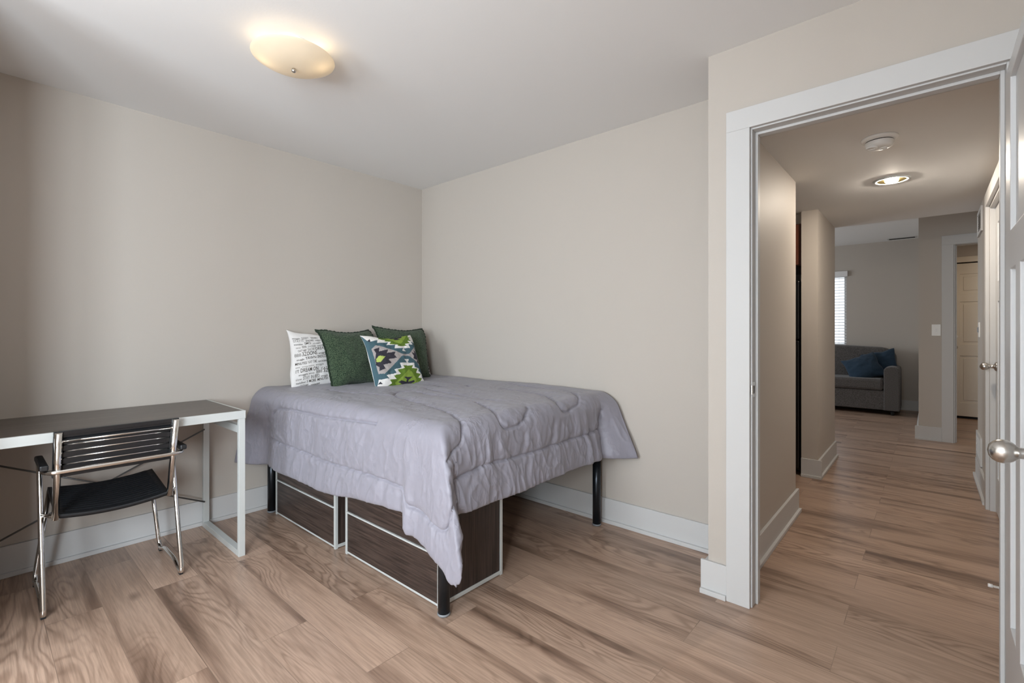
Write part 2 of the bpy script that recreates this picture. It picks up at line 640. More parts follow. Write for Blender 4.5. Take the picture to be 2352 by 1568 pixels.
# hall
struct('ceiling_hall', MB().box(2.66, 4.05, -0.26, 2.81, HZ, HZ + 0.14).box(1.2, 2.66, 0.14, 2.81, HZ, HZ + 0.14), M['ceiling'])
hr = MB()
hr.box(3.715, 3.85, -0.26, 0.97, 0, HZ).box(3.715, 3.85, 1.88, 2.93, 0, HZ).box(3.715, 3.85, 0.97, 1.88, 2.03, HZ)
hr.box(3.85, 4.05, -0.26, 4.34, 0, LZ)
struct('wall_hall_right', hr, M['wall'])
baseboard('baseboard_hall_right', [(3.715, -0.26, 3.715, 0.87, -1, 0), (3.715, 1.985, 3.715, 2.93, -1, 0)])
hc = MB()
hc.box(3.695, 3.715, 0.87, 0.965, 0, 2.035).box(3.695, 3.715, 1.885, 1.98, 0, 2.035).box(3.695, 3.715, 0.87, 1.98, 2.035, 2.125)
hc.box(3.715, 3.85, 0.970, 0.982, 0, 2.03).box(3.715, 3.85, 1.868, 1.880, 0, 2.03).box(3.715, 3.85, 0.982, 1.868, 2.018, 2.03)
struct('trim_3', hc, M['trim'], bevel=0.002)

# kitchen behind the hall's left side
struct('wall_pillar', MB().box(2.613, 2.73, 1.93, 2.85, 0, LZ), M['wall'])
baseboard('baseboard_pillar', [(2.613, 1.93, 2.76, 1.93, 0, -1), (2.73, 1.93, 2.73, 2.85, 1, 0)])
kw = MB()
kw.box(1.10, 1.20, 0.14, 2.75, 0, LZ).box(1.2, 2.613, 2.75, 2.85, 0, LZ)
struct('wall_kitchen', kw, M['wall'])
struct('trim_4', MB().box(1.2, 2.612, 1.99, 2.75, 2.10, HZ), M['wall'])

# living room
lf = MB()
lf.box(-1.2, 1.45, 6.75, 6.9, 0, LZ).box(2.40, 3.32, 6.75, 6.9, 0, LZ).box(1.45, 2.40, 6.75, 6.9, 0, 0.95).box(1.45, 2.40, 6.75, 6.9, 2.12, LZ)
struct('wall_living_far', lf, M['wall'])
baseboard('baseboard_living_far', [(-1.0, 6.75, 3.32, 6.75, 0, -1)])
lc = MB()
lc.box(-1.2, 4.9, 2.81, 7.1, LZ, LZ + 0.1)
lc.box(-1.2, 4.05, 2.81, 2.86, HZ + 0.0, LZ)
struct('ceiling_living', lc, M['ceiling'])
ll = MB()
ll.box(-1.2, -1.0, 2.85, 3.9, 0, LZ).box(-1.2, -1.0, 5.9, 6.9, 0, LZ).box(-1.2, -1.0, 3.9, 5.9, 0, 0.85).box(-1.2, -1.0, 3.9, 5.9, 2.15, LZ)
ll.box(-1.2, 1.2, 2.75, 2.85, 0, LZ)
struct('wall_living_left', ll, M['wall'])
wf2 = MB()
for a in (3.9, 4.875, 5.85):
    wf2.box(-1.12, -1.08, a, a + 0.05, 0.85, 2.15)
wf2.box(-1.12, -1.08, 3.9, 5.9, 0.85, 0.90).box(-1.12, -1.08, 3.9, 5.9, 2.10, 2.15)
struct('added_window_2', wf2, M['trim'])  # unseen window added as the opening for the living room fill light

# wall with the second doorway, and the passage behind it
cw = MB()
cw.prism([(3.32, 4.34), (3.608, 4.34), (3.608, 4.46), (3.42, 4.46), (3.42, 6.9), (3.32, 6.9)], 0, LZ)
cw.box(3.608, 4.40, 4.34, 4.46, 2.135, LZ).box(4.40, 4.9, 4.34, 4.46, 0, LZ)
struct('wall_living_right', cw, M['wall'])
baseboard('baseboard_living_right', [(3.32 - 0.03, 4.34, 3.511, 4.34, 0, -1), (3.32, 4.34, 3.32, 6.72, -1, 0)])
c2 = MB()
c2.box(3.511, 3.606, 4.318, 4.34, 0, 2.128).box(3.511, 4.50, 4.318, 4.34, 2.128, 2.228).box(4.405, 4.50, 4.318, 4.34, 0, 2.128)
c2.box(3.608, 3.620, 4.335, 4.46, 0, 2.135).box(3.620, 4.40, 4.335, 4.46, 2.123, 2.135).box(4.388, 4.40, 4.335, 4.46, 0, 2.123)
c2.box(3.620, 3.632, 4.385, 4.42, 0, 2.123)
struct('trim_5', c2, M['trim'], bevel=0.002)
pw = MB()
pw.box(3.42, 3.60, 6.34, 6.46, 0, LZ).box(3.60, 4.45, 6.34, 6.46, 2.14, LZ).box(4.45, 4.9, 6.34, 6.46, 0, LZ).box(4.8, 4.9, 4.46, 6.34, 0, LZ)
struct('wall_passage', pw, M['wall'])
c3 = MB()
c3.box(3.52, 3.60, 6.32, 6.34, 0, 2.14).box(3.52, 4.53, 6.32, 6.34, 2.14, 2.215).box(4.45, 4.53, 6.32, 6.34, 0, 2.14)
struct('trim_6', c3, M['cream'], bevel=0.002)
struct('dark_backing', MB().box(3.58, 4.47, 6.40, 6.46, 0.0, 2.15), M['dark'])  # added dark sheet behind the passage door, blocks light through its gaps

# far living room window with its blind
wf3 = MB()
wf3.box(1.45, 1.49, 6.80, 6.86, 0.95, 2.12).box(2.365, 2.40, 6.80, 6.86, 0.95, 2.12).box(1.49, 2.365, 6.80, 6.86, 0.95, 0.99).box(1.49, 2.365, 6.80, 6.86, 2.08, 2.12)
win3 = struct('window_3', wf3, M['trim'])
MB().box(1.49, 2.365, 6.828, 6.832, 0.99, 2.08).build('pane', M['pane'], win3)


# ------------------------------------------------------------------ doors
def panel_door(name, x0, x1, z0, z1, th, panels, m, recess, raised=False):
    """slab in the local xz plane, front face at y=0 facing -y; returned as MB in local coordinates"""
    xs = sorted({x0, x1} | {p[0] for p in panels} | {p[1] for p in panels})
    zs = sorted({z0, z1} | {p[2] for p in panels} | {p[3] for p in panels})
    mb = MB()
    inside = lambda cx, cz: any(p[0] < cx < p[1] and p[2] < cz < p[3] for p in panels)
    for a, b in zip(xs[:-1], xs[1:]):
        for c, d in zip(zs[:-1], zs[1:]):
            if not inside((a + b) / 2, (c + d) / 2):
                mb.box(a, b, 0, th, c, d)
    for p in panels:
        mb.box(p[0] - 0.004, p[1] + 0.004, recess, th - recess, p[2] - 0.004, p[3] + 0.004)
        if raised:
            e = 0.035
            mb.box(p[0] + e, p[1] - e, recess * 0.35, recess, p[2] + e, p[3] - e)
    bmesh.ops.remove_doubles(mb.bm, verts=mb.bm.verts[:], dist=0.0002)
    return mb


KNOB = [(0.0, 0.0), (0.033, 0.0), (0.033, 0.004), (0.027, 0.010), (0.018, 0.014), (0.0125, 0.017), (0.0125, 0.034), (0.016, 0.038), (0.021, 0.043),
        (0.0262, 0.052), (0.0270, 0.060), (0.0255, 0.069), (0.021, 0.077), (0.013, 0.083), (0.0, 0.0855)]

# open bedroom door, standing against the right wall
mb = panel_door('door_1', 0, 0.762, 0.012, 2.035, 0.035,
                [(0.11, 0.652, 1.51, 1.98), (0.11, 0.232, 0.29, 1.39), (0.32, 0.442, 0.29, 1.39), (0.53, 0.652, 0.29, 1.39)], M['door'], 0.012)
# local x (from the hinge) -> -y, local y (depth) -> +x
for v in mb.bm.verts:
    x, y, z = v.co
    v.co = (3.600 + y, -0.400 - x, z)
door1 = struct('door_1', mb, M['door'], bevel=0.003)
tag(MB().lathe([(r, h) for r, h in KNOB], (3.600, -1.058, 0.925), '-x', 36).build('knob', M['nickel'], door1), 'egg shaped brushed nickel knob')

# closed door in the hall's right wall
mb = panel_door('door_2', 0, 0.884, 0.012, 2.016, 0.035,
                [(0.11, 0.774, 1.52, 1.90), (0.11, 0.26, 0.25, 1.39), (0.367, 0.517, 0.25, 1.39), (0.624, 0.774, 0.25, 1.39)], M['door'], 0.010)
for v in mb.bm.verts:
    x, y, z = v.co
    v.co = (3.742 + y, 1.867 - x, z)
door2 = struct('door_2', mb, M['door'], bevel=0.003)
kb = MB().lathe([(r * 0.95, h * 0.95) for r, h in KNOB], (3.742, 1.795, 0.968), '-x', 28)
tag(kb.build('knob', M['nickel'], door2), 'brushed nickel knob on the hall door')

# cream six panel door at the end of the passage
mb = panel_door('door_3', 3.605, 4.445, 0.035, 2.125, 0.04,
                [(3.725, 3.975, 1.72, 1.98), (4.075, 4.325, 1.72, 1.98), (3.725, 3.975, 1.02, 1.60), (4.075, 4.325, 1.02, 1.60),
                 (3.725, 3.975, 0.22, 0.86), (4.075, 4.325, 0.22, 0.86)], M['cream'], 0.010, True)
for v in mb.bm.verts:
    v.co.y += 6.35
door3 = struct('door_3', mb, M['cream'], bevel=0.003)
MB().lathe([(r * 0.95, h * 0.85) for r, h in KNOB], (3.672, 6.35, 0.975), '-y', 24).build('knob', M['nickel'], door3)
MB().lathe([(0, 0), (0.032, 0), (0.032, 0.008), (0.026, 0.014), (0.0, 0.016)], (3.672, 6.35, 1.122), '-y', 24).build('deadbolt', M['white_plastic'], door3)

# small fittings
sp = thing('strike_plate', (OX0, -0.362, 0.945), 'small metal strike plate on the bedroom door jamb', 'strike plate')
q = MB().box(OX0, OX0 + 0.0018, -0.376, -0.348, 0.912, 0.978)
q.box(OX0 - 0.003, OX0 + 0.0012, -0.389, -0.376, 0.925, 0.965)
q.build('plate', M['nickel'], sp, bevel=0.0005)
MB().box(OX0 + 0.0018, OX0 + 0.0022, -0.368, -0.356, 0.928, 0.962).build('latch_hole', M['dark'], sp)

ds = thing('door_stop', (3.685, 0.43, 0.048), 'white spring door stop poking out over the hall floor', 'door stop')
hel = []
for k in range(0, 15 * 12 + 1):
    an = k * 2 * PI / 12
    hel.append((3.683 - 0.056 * k / 180, 0.43 + 0.0042 * math.cos(an), 0.048 + 0.0042 * math.sin(an)))
MB().tube(hel, 0.0013, 6).build('spring', M['white_plastic'], ds)
MB().lathe([(0, 0), (0.008, 0), (0.0085, 0.012), (0.007, 0.016), (0, 0.016)], (3.628, 0.43, 0.048), '-x', 16).build('rubber_tip', M['white_plastic'], ds)
MB().lathe([(0, 0), (0.011, 0), (0.011, 0.003), (0, 0.004)], (3.685, 0.43, 0.048), '-x', 16).build('base', M['white_plastic'], ds)

sw = thing('light_switch', (3.466, 4.34, 1.21), 'white light switch plate on the wall beside the far doorway', 'light switch')
MB().box(3.429, 3.503, 4.334, 4.34, 1.148, 1.272).build('plate', M['white_plastic'], sw, bevel=0.002)
MB().box(3.458, 3.474, 4.330, 4.335, 1.192, 1.228).build('rocker', M['blind'], sw, bevel=0.001)


def grille(name, loc, y0, y1, z0, z1, label, nslat):
    g = thing(name, loc, label, 'vent grille')
    mb = MB()
    x = 3.715
    b = 0.025
    mb.box(x - 0.012, x, y0, y1, z0, z0 + b).box(x - 0.012, x, y0, y1, z1 - b, z1)
    mb.box(x - 0.012, x, y0, y0 + b, z0 + b, z1 - b).box(x - 0.012, x, y1 - b, y1, z0 + b, z1 - b)
    mb.build('frame', M['trim'], g, bevel=0.001)
    s = MB()
    for k in range(nslat):
        z = z0 + b + (z1 - z0 - 2 * b) * (k + 0.5) / nslat
        s.face([(x - 0.009, y0 + b, z - 0.006), (x - 0.009, y1 - b, z - 0.006), (x - 0.001, y1 - b, z + 0.006), (x - 0.001, y0 + b, z + 0.006)])
    s.build('slats', M['trim'], g)
    return g


grille('air_return_grille', (3.715, 2.72, 0.27), 2.48, 2.92, 0.16, 0.378, 'white return air grille low on the hall wall above the baseboard', 9)
grille('supply_grille', (3.715, 2.60, 2.05), 2.42, 2.80, 1.96, 2.15, 'white vent grille high on the hall wall under the ceiling', 8)
tp = thing('wall_control', (3.715, 2.73, 1.21), 'small white wall control plate on the hall wall past the closed door', 'wall control')
MB().box(3.708, 3.715, 2.68, 2.78, 1.15, 1.27).build('plate', M['white_plastic'], tp, bevel=0.002)
MB().box(3.700, 3.708, 2.715, 2.745, 1.19, 1.23).build('button', M['cap'], tp, bevel=0.001)

# ================================================================== LIGHTS
LCX, LCY = 1.333, -1.690
lt = thing('ceiling_light', (LCX, LCY, CZ), 'lit frosted glass bowl light on the bedroom ceiling', 'ceiling light')
bowl = []
for k in range(15):
    a = k / 14
    bowl.append((0.167 * a if k else 0.0, 2.343 + 0.045 * a ** 2.6))
bowl += [(0.1678, 2.3895)]
MB().lathe(bowl, (LCX, LCY, 0), 'z', 64).build('glass_bowl', M['glass_bowl'], lt)
MB().lathe([(0, 2.326), (0.006, 2.327), (0.0095, 2.331), (0.0095, 2.337), (0.007, 2.343), (0.004, 2.344), (0.004, 2.43), (0, 2.43)], (LCX, LCY, 0), 'z', 20).build('finial', M['nickel'], lt)
MB().lathe([(0, CZ), (0.060, CZ), (0.060, CZ - 0.014), (0.050, CZ - 0.022), (0, CZ - 0.022)], (LCX, LCY, 0), 'z', 32).build('ceiling_canopy', M['white_plastic'], lt)
for sgn in (-1, 1):
    bx, by = LCX + sgn * 0.59 * 0.105, LCY + sgn * 0.81 * 0.105
    b = MB()
    b.lathe([(0, -0.018), (0.009, -0.0155), (0.0155, -0.009), (0.018, 0.0), (0.0155, 0.009), (0.009, 0.0155), (0, 0.018)], (bx, by, 2.400), 'z', 20)
    b.build('bulb', M['bulb'], lt)
    s = MB()
    s.tube([(LCX + sgn * 0.59 * 0.035, LCY + sgn * 0.81 * 0.035, 2.424), (LCX + sgn * 0.59 * 0.078, LCY + sgn * 0.81 * 0.078, 2.412)], 0.011, 14)
    s.build('socket', M['white_plastic'], lt)

dl = thing('downlight', (3.227, 1.358, HZ), 'lit recessed downlight with a gold reflector in the hall ceiling', 'downlight')
MB().lathe([(0.098, HZ), (0.098, HZ - 0.004), (0.090, HZ - 0.008), (0.078, HZ - 0.008), (0.076, HZ - 0.004), (0.076, HZ)], (3.227, 1.358, 0), 'z', 48).build('trim_ring', M['silver'], dl)
MB().lathe([(0.077, HZ - 0.006), (0.062, HZ - 0.004), (0.037, HZ - 0.0025), (0.0, HZ - 0.002)], (3.227, 1.358, 0), 'z', 48).build('reflector', M['brass'], dl)
MB().lathe([(0.036, HZ - 0.003), (0.035, HZ - 0.011), (0.028, HZ - 0.017), (0.0, HZ - 0.020)], (3.227, 1.358, 0), 'z', 40).build('lamp_face', M['led'], dl)

SX, SY = 3.220, 0.462
sd = thing('smoke_detector', (SX, SY, HZ), 'white round smoke detector on the hall ceiling', 'smoke detector')
MB().lathe([(0, HZ), (0.078, HZ), (0.078, HZ - 0.005), (0.073, HZ - 0.013), (0.062, HZ - 0.017), (0, HZ - 0.017)], (SX, SY, 0), 'z', 44).build('base_plate', M['white_plastic'], sd)
MB().lathe([(0.058, HZ - 0.016), (0.0575, HZ - 0.021), (0, HZ - 0.021)], (SX, SY, 0), 'z', 40).build('vent_slot', M['dark'], sd)
MB().lathe([(0.060, HZ - 0.021), (0.060, HZ - 0.034), (0.054, HZ - 0.046), (0.040, HZ - 0.052), (0, HZ - 0.054)], (SX, SY, 0), 'z', 44).build('cover', M['white_plastic'], sd)
rg = MB()
rg.tube([(SX - 0.030 + 0.020 * math.cos(k * PI / 10), SY - 0.028 + 0.020 * math.sin(k * PI / 10), HZ - 0.051) for k in range(20)], 0.006, 8, closed=True)
rg.build('test_button', M['white_plastic'], sd)
rg = MB()
rg.tube([(SX + 0.016 + 0.014 * math.cos(k * PI / 8), SY + 0.006 + 0.014 * math.sin(k * PI / 8), HZ - 0.053) for k in range(16)], 0.004, 8, closed=True)
rg.build('horn_ring', M['white_plastic'], sd)

vt = thing('ceiling_vent', (3.10, 6.55, LZ), 'long narrow air vent in the living room ceiling', 'ceiling vent')
MB().box(2.93, 3.27, 6.50, 6.62, LZ - 0.006, LZ).build('frame', M['trim'], vt, bevel=0.001)
MB().box(2.95, 3.25, 6.515, 6.605, LZ - 0.0085, LZ - 0.006).build('slot', M['dark'], vt)

# ================================================================== DESK
dk = thing('desk', (0.35, -2.15, 0), 'long narrow desk with dark top and silver metal frame against the left wall', 'desk')
DY0, DY1, DX0, DX1, DZ0, DZ1 = -2.65, -1.648, 0.052, 0.664, 0.733, 0.776
MB().box(DX0 + 0.004, DX1 - 0.012, DY0 + 0.012, DY1 - 0.012, DZ1 - 0.022, DZ1 - 0.0008).build('desktop', M['desktop'], dk)
f = MB()
f.box(DX1 - 0.012, DX1, DY0, DY1, DZ0, DZ1).box(DX0, DX1 - 0.012, DY1 - 0.012, DY1, DZ0, DZ1).box(DX0, DX1 - 0.012, DY0, DY0 + 0.012, DZ0, DZ1)
f.box(DX0, DX0 + 0.012, DY0 + 0.012, DY1 - 0.012, DZ0, DZ1 - 0.024)
f.build('rim', M['silver'], dk, bevel=0.0015)
for sy in (DY0 + 0.002, DY1 - 0.034):
    g = MB()
    t = 0.032
    g.box(DX1 - 0.024, DX1 - 0.001, sy, sy + t, 0, DZ0).box(DX0 + 0.006, DX0 + 0.029, sy, sy + t, 0, DZ0)
    g.box(DX0 + 0.029, DX1 - 0.024, sy, sy + t, 0, 0.032).box(DX0 + 0.029, DX1 - 0.024, sy, sy + t, DZ0 - 0.075, DZ0 - 0.035)
    g.build('leg_frame', M['silver'], dk, bevel=0.0015)
for za, zb in ((0.60, 0.157), (0.157, 0.60)):
    MB().tube([(0.088, DY0 + 0.03, za), (0.088, DY1 - 0.03, zb)], 0.0045, 10).build('cross_brace', M['brace'], dk)

# ================================================================== CHAIR
ch = thing('desk_chair', (0.45, -2.165, 0), 'chrome tube chair with slatted black plastic seat and back, pushed up to the desk', 'chair')
YC = -2.178
# seat
sx0, sx1, sh = 0.250, 0.606, 0.200
nx_, ny_ = 57, 41


def seat_z(x, y):
    u = (x - sx0) / (sx1 - sx0)
    sag = 0.020 * (1 - ((y - YC) / sh) ** 2)
    return 0.466 - 0.052 * u - sag + (0.006 * max(0, (0.12 - u) / 0.12) ** 2) * -2


P = np.zeros((nx_ * 3, ny_, 3))
for i in range(nx_ * 3):
    x = sx0 + (sx1 - sx0) * i / (nx_ * 3 - 1)
    for j in range(ny_):
        y = YC - sh + 2 * sh * j / (ny_ - 1)
        u = (x - sx0) / (sx1 - sx0)
        r = 0
        if 0.05 < u < 0.95 and abs(y - YC) < sh - 0.028:
            r = 0.004 * max(0.0, math.cos((u - 0.05) / 0.9 * 14 * 2 * PI)) - 0.002
        P[i, j] = (x, y, seat_z(x, y) + r)
P -= np.array(ch.location)
seat = grid_mesh('seat', P, M['blackplastic'])
seat.parent = ch
so = seat.modifiers.new('thickness', 'SOLIDIFY')
so.thickness = 0.018
so.offset = 1.0 if False else -1.0
# backrest panel with slats
bk = MB()


def bx_at(z):
    return 0.598 + (z - 0.40) * 0.300


def slab(z0, z1, t0, t1, y0, y1):
    a, b = bx_at(z0), bx_at(z1)
    v = [bk.bm.verts.new(p) for p in ((a + t0, y0, z0), (a + t1, y0, z0), (a + t1, y1, z0), (a + t0, y1, z0), (b + t0, y0, z1), (b + t1, y0, z1), (b + t1, y1, z1), (b + t0, y1, z1))]
    for q in ((3, 2, 1, 0), (4, 5, 6, 7), (0, 1, 5, 4), (1, 2, 6, 5), (2, 3, 7, 6), (3, 0, 4, 7)):
        bk.bm.faces.new([v[i] for i in q])


by0, by1 = YC - 0.217, YC + 0.217
slab(0.766, 0.785, -0.020, 0.004, by0, by1)
slab(0.581, 0.605, -0.020, 0.000, by0, by1)
slab(0.605, 0.766, -0.020, -0.004, by0, by0 + 0.030)
slab(0.605, 0.766, -0.020, -0.004, by1 - 0.030, by1)
slab(0.605, 0.766, -0.020, -0.014, by0 + 0.03, by1 - 0.03)
zb = 0.610
while zb < 0.757:
    slab(zb, zb + 0.0225, -0.014, -0.003, by0 + 0.03, by1 - 0.03)
    zb += 0.0290
bk.build('backrest', M['blackplastic'], ch, bevel=0.002)
for z in (0.6362, 0.6652, 0.6942, 0.7232):
    MB().tube([(bx_at(z) - 0.0035, by0 + 0.034, z), (bx_at(z) - 0.0035, by1 - 0.034, z)], 0.0030, 10).build('backrest_rod', M['chrome'], ch)
r_ = MB()
zr = 0.741
r_.tube([(bx_at(zr) + 0.006, YC - 0.196, zr), (bx_at(zr) + 0.006, YC + 0.196, zr)], 0.0045, 12)
for sgn in (-1, 1):
    r_.lathe([(0.0, -0.008), (0.006, -0.005), (0.008, 0.0), (0.006, 0.005), (0.0, 0.008)], (bx_at(zr) + 0.006, YC + sgn * 0.194, zr), 'z', 12)
r_.build('crossbar', M['chrome'], ch)
for sgn in (-1, 1):
    y = YC + sgn * 0.203
    MB().tube(fillet([(bx_at(0.395) + 0.009, y, 0.395), (bx_at(0.780) + 0.009, y, 0.780)], 0.01), 0.0125, 18).build('upright', M['chrome'], ch)
    yo = YC + sgn * 0.243
    leg = fillet([(0.44, yo, 0.618), (0.478, yo, 0.592), (0.655, yo, 0.013), (0.600, yo, 0.013), (0.52, yo, 0.040), (0.34, yo, 0.040), (0.255, yo, 0.013), (0.228, YC + sgn * 0.241, 0.040), (0.262, YC + sgn * 0.194, 0.440)],
                 [0, 0.02, 0.035, 0.03, 0.03, 0.03, 0.03, 0.03, 0])
    # front leg rises to the seat, rear leg up to the arm
    lg = MB().tube(leg, 0.0100, 16).build('side_frame', M['chrome'], ch)
    for fx in (0.632, 0.250):
        MB().box(fx - 0.014, fx + 0.014, yo - 0.008, yo + 0.008, 0.0, 0.012).build('foot_pad', M['blackplastic'], lg, bevel=0.002)
    MB().tube([(bx_at(0.405) + 0.006, y, 0.405), (0.534, yo, 0.405)], 0.0075, 12).build('connector', M['chrome'], ch)
    a = MB()
    a.prism([(0.435, yo - 0.014), (0.685, yo - 0.014), (0.685, yo + 0.014), (0.435, yo + 0.014)], 0.622, 0.646)
    a.build('armrest', M['blackplastic'], ch, bevel=0.006)
arm = fillet([(0.445, YC - 0.243, 0.616), (0.690, YC - 0.243, 0.612), (0.690, YC + 0.243, 0.612), (0.445, YC + 0.243, 0.616)], [0, 0.05, 0.05, 0], 8)
MB().tube(arm, 0.0095, 16).build('arm_tube', M['chrome'], ch)

# ================================================================== BED
bd = thing('bed_frame', (1.0, -0.68, 0), 'metal bed frame on round charcoal legs under the grey comforter', 'bed frame')
for lx, ly in ((1.870, -1.297), (1.866, -0.062), (0.133, -1.302), (0.133, -0.062)):
    lg = MB().lathe([(0, 0.012), (0.0255, 0.012), (0.0255, 0.44), (0, 0.44)], (lx, ly, 0), 'z', 28).build('leg', M['charcoal'], bd)
    MB().lathe([(0, 0.0), (0.024, 0.0), (0.0275, 0.004), (0.0275, 0.012), (0, 0.012)], (lx, ly, 0), 'z', 28).build('foot_cap', M['cap'], lg)
f = MB()
f.box(0.08, 1.905, -1.335, -1.300, 0.44, 0.478).box(0.08, 1.905, -0.070, -0.035, 0.44, 0.478)
f.box(0.08, 0.115, -1.300, -0.070, 0.44, 0.478).box(1.870, 1.905, -1.300, -0.070, 0.44, 0.478)
for k in range(9):
    x = 0.16 + k * 0.2
    f.box(x, x + 0.07, -1.300, -0.070, 0.452, 0.478)
f.build('side_rails', M['charcoal'], bd, bevel=0.002)
mt = MB().box(0.07, 1.895, -1.320, 0.005, 0.478, 0.765).build('mattress', M['mattress'], None, bevel=0.04)
tag(mt, 'white mattress covered by the grey comforter on the bed', 'mattress')

# ---- comforter
TOP = 0.800
XE, YE, RR = 1.935, 1.365, 0.075
OA, OB = 0.360 + 0.57 * RR, 0.440 + 0.57 * RR
AL, BL = XE - RR + OA, YE - RR + OB
na, nb_ = 470, 390
a = np.linspace(0.03, AL, na)[:, None] * np.ones((1, nb_))
b = np.linspace(0.0, BL, nb_)[None, :] * np.ones((na, 1))
sa, sb = a - (XE - RR), b - (YE - RR)
fb = 1.03 - 0.13 * sstep(0.9, 1.65, a) + 0.17 * sstep(1.675, 1.745, a) + 0.05 * sstep(1.745, 1.95, a)
sb = np.where(sb > 0, sb * fb, sb)


def prof(s):
    s = np.maximum(s, 0)
    th = np.minimum(s / RR, PI / 2)
    out = RR * np.sin(th)
    drop = RR * (1 - np.cos(th)) + np.maximum(s - RR * PI / 2, 0)
    return out, drop


X = np.minimum(a, XE - RR)
Y = np.minimum(b, YE - RR)
pa, pb = np.maximum(sa, 0), np.maximum(sb, 0)
Rr = np.hypot(pa, pb)
Rr = Rr - 0.045 * np.exp(-((a - AL) ** 2 + (b - BL) ** 2) / 0.055 ** 2)
phi = np.arctan2(pb, pa)           # 0 = foot side, 90 deg = near side
out, drop = prof(Rr)
corner = (pa > 0) & (pb > 0)
# square the corner a little, then push the hanging fold out past it
cx, cy = np.cos(phi), np.sin(phi)
k = 1.0 / np.maximum(np.maximum(cx, cy), 1e-6)
sq = 1 + (k - 1) * 0.75
X = X + out * cx * np.where(corner, sq, 1)
Y = Y + out * cy * np.where(corner, sq, 1)
pd = np.degrees(phi)
g = np.where(pd > 46, np.clip((90 - pd) / 44, 0, 1), sstep(18, 46, pd))
g = np.where(corner, g, 0)
e = 0.30 * np.maximum(drop - 0.02, 0)
X = X + e * g
Y = Y + 0.05 * drop * g
# cloth falls slightly outwards
low = np.maximum(drop - RR, 0)
nearside = (pb > 0) & ~corner
footside = (pa > 0) & ~corner
Y = Y + np.where(nearside, 0.05 * low, 0) + np.where(corner, 0.05 * low * sstep(30, 90, pd), 0)
X = X + np.where(footside, 0.06 * low, 0) + np.where(corner, 0.06 * low * (1 - sstep(20, 46, pd)), 0)
# flares where the cloth is pinched against the walls
fl = np.clip(1 - (a - 0.03) / 0.20, 0, 1)
Y = Y + np.where(nearside, 0.10 * fl * (drop / 0.44), 0) - np.where(nearside, 0.018 * np.exp(-((a - 0.25) / 0.04) ** 2) * sstep(0.03, 0.2, drop), 0)
fl2 = np.clip(1 - b / 0.13, 0, 1)
X = X + np.where(footside, 0.155 * fl2 ** 0.8 * (drop / 0.36) ** 0.8, 0) - np.where(footside, 0.022 * np.exp(-((b - 0.14) / 0.022) ** 2) * sstep(0.04, 0.2, drop), 0)
Z = TOP - drop
crown = 0.018 * (1 - (np.clip(a, 0, XE) / XE - 0.35) ** 2) * (1 - (np.clip(b, 0, YE) / YE * 0.9) ** 4)
Z = Z + crown * np.where(drop > 0, np.exp(-drop / 0.05), 1)
Z = np.where(drop > 0, Z + 0.012 * vnoise(a * 6, b * 6, 4) * sstep(0.25, 0.5, drop), Z)
# sagging edge beside the left wall
base = np.stack([X, -Y, Z], -1)

seams = [
    [(0.453, 1.07), (0.874, 1.027), (1.238, 1.008), (1.587, 1.082), (1.854, 1.195), (1.938, 1.244), (1.98, 1.264), (1.996, 1.324), (1.985, 1.386)],
    [(1.60, 0.840), (1.774, 0.918), (1.90, 1.0), (1.955, 0.985), (1.96, 0.915), (1.949, 0.86), (1.92, 0.81), (1.873, 0.743)],
    [(1.20, 0.10), (1.429, 0.12), (1.729, 0.172), (1.902, 0.314), (1.932, 0.404), (1.947, 0.481), (1.912, 0.519), (1.80, 0.44), (1.655, 0.341), (1.3, 0.30)],
    [(1.10, 0.99), (0.98, 0.93), (0.92, 0.85), (0.938, 0.787), (1.02, 0.77), (1.141, 0.793), (1.457, 0.816)],
    [(0.9, 0.62), (1.062, 0.677), (1.408, 0.703), (1.673, 0.729)],
    [(1.454, 1.376), (0.995, 1.393), (0.484, 1.403), (0.359, 1.428), (0.313, 1.474), (0.30, 1.54), (0.32, 1.59), (0.42, 1.614)],
    [(0.30, 1.600), (0.796, 1.612), (1.3, 1.630), (1.8, 1.66), (2.00, 1.66), (2.09, 1.60), (2.105, 1.45), (2.115, 1.30), (2.092, 1.10), (2.10, 0.899), (2.095, 0.46), (2.085, 0.19), (2.05, 0.14), (1.98, 0.130)],
    [(0.35, 0.3), (0.6, 0.35), (0.85, 0.30), (1.05, 0.38), (0.98, 0.50), (0.75, 0.48), (0.5, 0.55)],
]
dmin = np.full(a.shape, 9.0)
for pl in seams:
    pv = [Vector((p[0], p[1], 0)) for p in pl]
    # smooth the polyline
    sm = []
    for i in range(len(pv) - 1):
        p0, p1, p2, p3 = pv[max(i - 1, 0)], pv[i], pv[i + 1], pv[min(i + 2, len(pv) - 1)]
        for q in range(5):
            t = q / 5
            sm.append(0.5 * ((2 * p1) + (p2 - p0) * t + (2 * p0 - 5 * p1 + 4 * p2 - p3) * t * t + (3 * p1 - p0 - 3 * p2 + p3) * t ** 3))
    sm.append(pv[-1])
    for p, q in zip(sm[:-1], sm[1:]):
        dx, dy = q.x - p.x, q.y - p.y
        L2 = dx * dx + dy * dy + 1e-12
        t = np.clip(((a - p.x) * dx + (b - p.y) * dy) / L2, 0, 1)
        dmin = np.minimum(dmin, np.hypot(a - p.x - t * dx, b - p.y - t * dy))
flapfold = np.where(nearside | corner, 0.016 * np.exp(-((a - 1.735) / 0.028) ** 2) - 0.010 * np.exp(-((a - 1.675) / 0.025) ** 2), 0) * sstep(0.12, 0.38, drop)
puff = flapfold + 0.011 * (1 - np.exp(-dmin / 0.035)) - 0.0100 * np.exp(-(dmin / 0.0058) ** 2)
pucker = 0.0045 * np.exp(-dmin / 0.05) * vnoise(a * 42, b * 42, 11)
